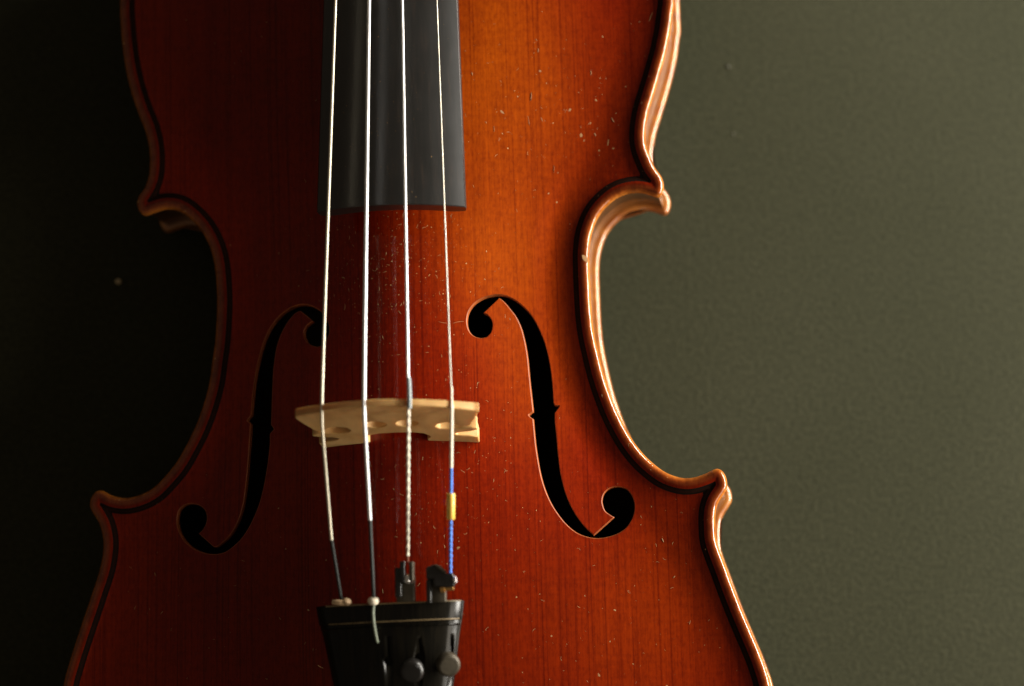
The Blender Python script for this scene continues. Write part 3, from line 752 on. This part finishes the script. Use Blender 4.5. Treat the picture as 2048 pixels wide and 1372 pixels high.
def on_belly(XY):
    XY = np.atleast_2d(XY); d, q = nearest(XY, O); z = height(XY, d); nn = surf_normals(XY, d, q); return np.c_[XY, z], nn
cand = []
c0 = px_belly(800, 560)[:2]
def add(n, cx, cy, sx, sy): cand.extend(np.c_[rng.normal(cx, sx, n), rng.normal(cy, sy, n)])
q = px_belly(800, 520); add(620, q[0], q[1], 14, 14)
q = px_belly(860, 930); add(430, q[0]+2, q[1], 13, 22)
q = px_belly(1120, 220); add(200, q[0], q[1], 17, 18)
q = px_belly(1250, 1180); add(220, q[0], q[1], 22, 22)
q = px_belly(560, 1220); add(70, q[0], q[1], 28, 16)
cand.extend(np.c_[rng.uniform(-100, 100, 260), rng.uniform(-10, 205, 260)])
cand = np.array(cand); d_, _ = nearest(cand, O); ok = inside(cand, O) & (d_ > 1.2)
for h in holes:
    hd, _ = nearest(cand, h); ok &= ~inside(cand, h) & (hd > .5)
cand = cand[ok]; S, NN = on_belly(cand)
parts = []
for s_, n_ in zip(S, NN):
    r_ = min(.20, .045*math.exp(rng.normal(.2, .5)))
    if rng.random() < .12: parts.append(strand(s_, n_, rng.uniform(.6, 1.5), .045, rng.uniform(0, 6.3), rng.normal(0, 1.4)))
    else: parts.append(speck(s_, n_, r_, rng.uniform(.7, 1.8), rng.uniform(0, 3)))
du = obj('rosin_dust', *merge(parts), M['dust'], plate, smooth=True); du['kind'] = 'stuff'
# larger nicks and scratches in the varnish (picture position, length and width in mm, angle in degrees from x)
nick = [(1062,176,2.6,.13,95),(1057,222,3.0,.10,82),(1083,228,1.8,.16,70),(1188,101,2.4,.10,-75),(1182,134,1.8,.14,84),(1229,60,2.6,.10,60),(1302,54,3.4,.13,-68),(1137,116,1.8,.1,65),(1004,224,2.0,.28,-40),(1139,220,1.5,.30,42),(1080,142,1.0,.30,0),(1192,200,.8,.36,20),(1162,270,1.5,.48,80),(1168,281,.9,.3,30),(1216,286,3.0,.22,84),(1198,301,1.0,.36,0),(1226,297,.8,.3,40),(1225,229,1.9,.16,66),(1196,240,1.6,.20,-50),(1190,262,1.2,.2,60),(1130,273,1.2,.14,40),(1146,298,1.2,.12,50),(1069,312,1.0,.16,-60),(1108,322,2.4,.06,88),(988,246,1.8,.08,88),(972,240,.9,.18,60),(1076,92,1.4,.16,88),(1072,75,.8,.14,80),(1114,405,1.0,.36,75),(1121,395,1.4,.1,50),(1023,268,.6,.2,0),(1221,160,1.4,.14,-30),(1212,163,1.0,.14,-70),(967,25,2.4,.07,-40),(944,140,1.2,.18,85),(955,192,1.4,.1,-60),
        (1325,1070,1.6,.20,75),(1230,1220,1.0,.26,-25),(1289,1203,1.4,.14,20),(1198,1350,1.6,.30,-60),(1250,1310,3.4,.08,75),(1265,1350,4.5,.09,72),(1312,1220,3.6,.06,60),(1348,1160,1.1,.2,-55),(1175,1170,1.0,.12,75),(916,1095,1.2,.28,10),(1033,1194,.6,.24,90),(1103,1272,.7,.24,-40),(1184,1335,2.4,.08,75),(1240,1345,2.0,.1,65),(1380,1255,1.5,.1,-70),(1010,622,1.6,.12,88),(1019,632,.9,.14,85),(915,643,3.6,.08,178),(885,646,2.6,.07,178),(310,1140,1.4,.14,75),(560,1232,.9,.12,60),(640,1325,2,.1,40)]
parts = []
for u, v, L, w, a in nick:
    p = px_belly(u, v); S, NN = on_belly(p[:2])
    if w > .2: parts.append(speck(S[0], NN[0], w*1.15, L/w/2.4, math.radians(a)+math.pi/2, .12))
    else: parts.append(strand(S[0]-np.array([math.cos(math.radians(a)), math.sin(math.radians(a)), 0])*L/2, NN[0]*np.array([1, 1, 1]), L, w*.85, math.radians(-a) if False else math.radians(180-a) , rng.normal(0, .35)))
ch = obj('varnish_nick', *merge(parts), M['chip'], plate, smooth=True); ch['kind'] = 'stuff'
# the chipped patch on the treble C-bout edge
q = px(1170, 516, 0); S, NN = on_belly(q[:2]+np.array([.0, 0]))
o = obj('bare_wood_patch', *speck(S[0]+NN[0]*.0, NN[0], .85, 1.6, .3, .05), M['chip'], plate); o['label'] = 'pale chip worn through the varnish on the edge'
# dust on the fingerboard
parts = []
for _ in range(160):
    y = YE+rng.uniform(1, 66); t = (y-YE)/(YT-YE); c = XE+(XT-XE)*t; w = WE+(WT-WE)*t
    x = np.clip(rng.normal(-.02, .3), -.9, .9)*w; R_ = 41.
    z = fz(y)+math.sqrt(R_*R_-x*x)-math.sqrt(R_*R_-w*w)
    n_ = np.array([x/R_, SL, 1.]); n_ /= np.linalg.norm(n_)
    parts.append(speck(np.array([c+x, y+tilt*x, z]), n_, min(.2, .05*math.exp(rng.normal(.1, .5))), rng.uniform(.7, 1.6), rng.uniform(0, 3)))
du = obj('rosin_dust', *merge(parts), M['dust'], fb); du['kind'] = 'stuff'

# crumbs on the board
def crumb(u, v, r_, lab, mt='crumb'):
    a = WM @ Vector(W(CC)); b = WM @ Vector(W(px(u, v, 0))); w_ = a+(b-a)*((a.z-r_*.0005)/(a.z-b.z)); p = (w_.x*1000, w_.y*1000+Y0, w_.z*1000-ZB); bm = bmesh.new(); bmesh.ops.create_icosphere(bm, subdivisions=2, radius=1)
    for vv in bm.verts: vv.co *= rng.uniform(.75, 1.2)
    V = [(p[0]+q.co.x*r_, p[1]+q.co.y*r_*.9, p[2]+q.co.z*r_*.6) for q in bm.verts]; F = [[w.index for w in f.verts] for f in bm.faces]; bm.free()
    o = obj('crumb', V, F, M[mt], None); o['label'] = lab; o['category'] = 'crumb'; o['group'] = 'crumbs lying on the board'
crumb(237, 563, .95, 'bright pale crumb on the dark board at the shadowed side of the violin')
crumb(1457, 133, .55, 'small pale crumb on the lit board beside the upper bout', 'crumb_d')
crumb(1467, 268, .42, 'faint small crumb on the lit board, level with the upper corner', 'crumb_d')
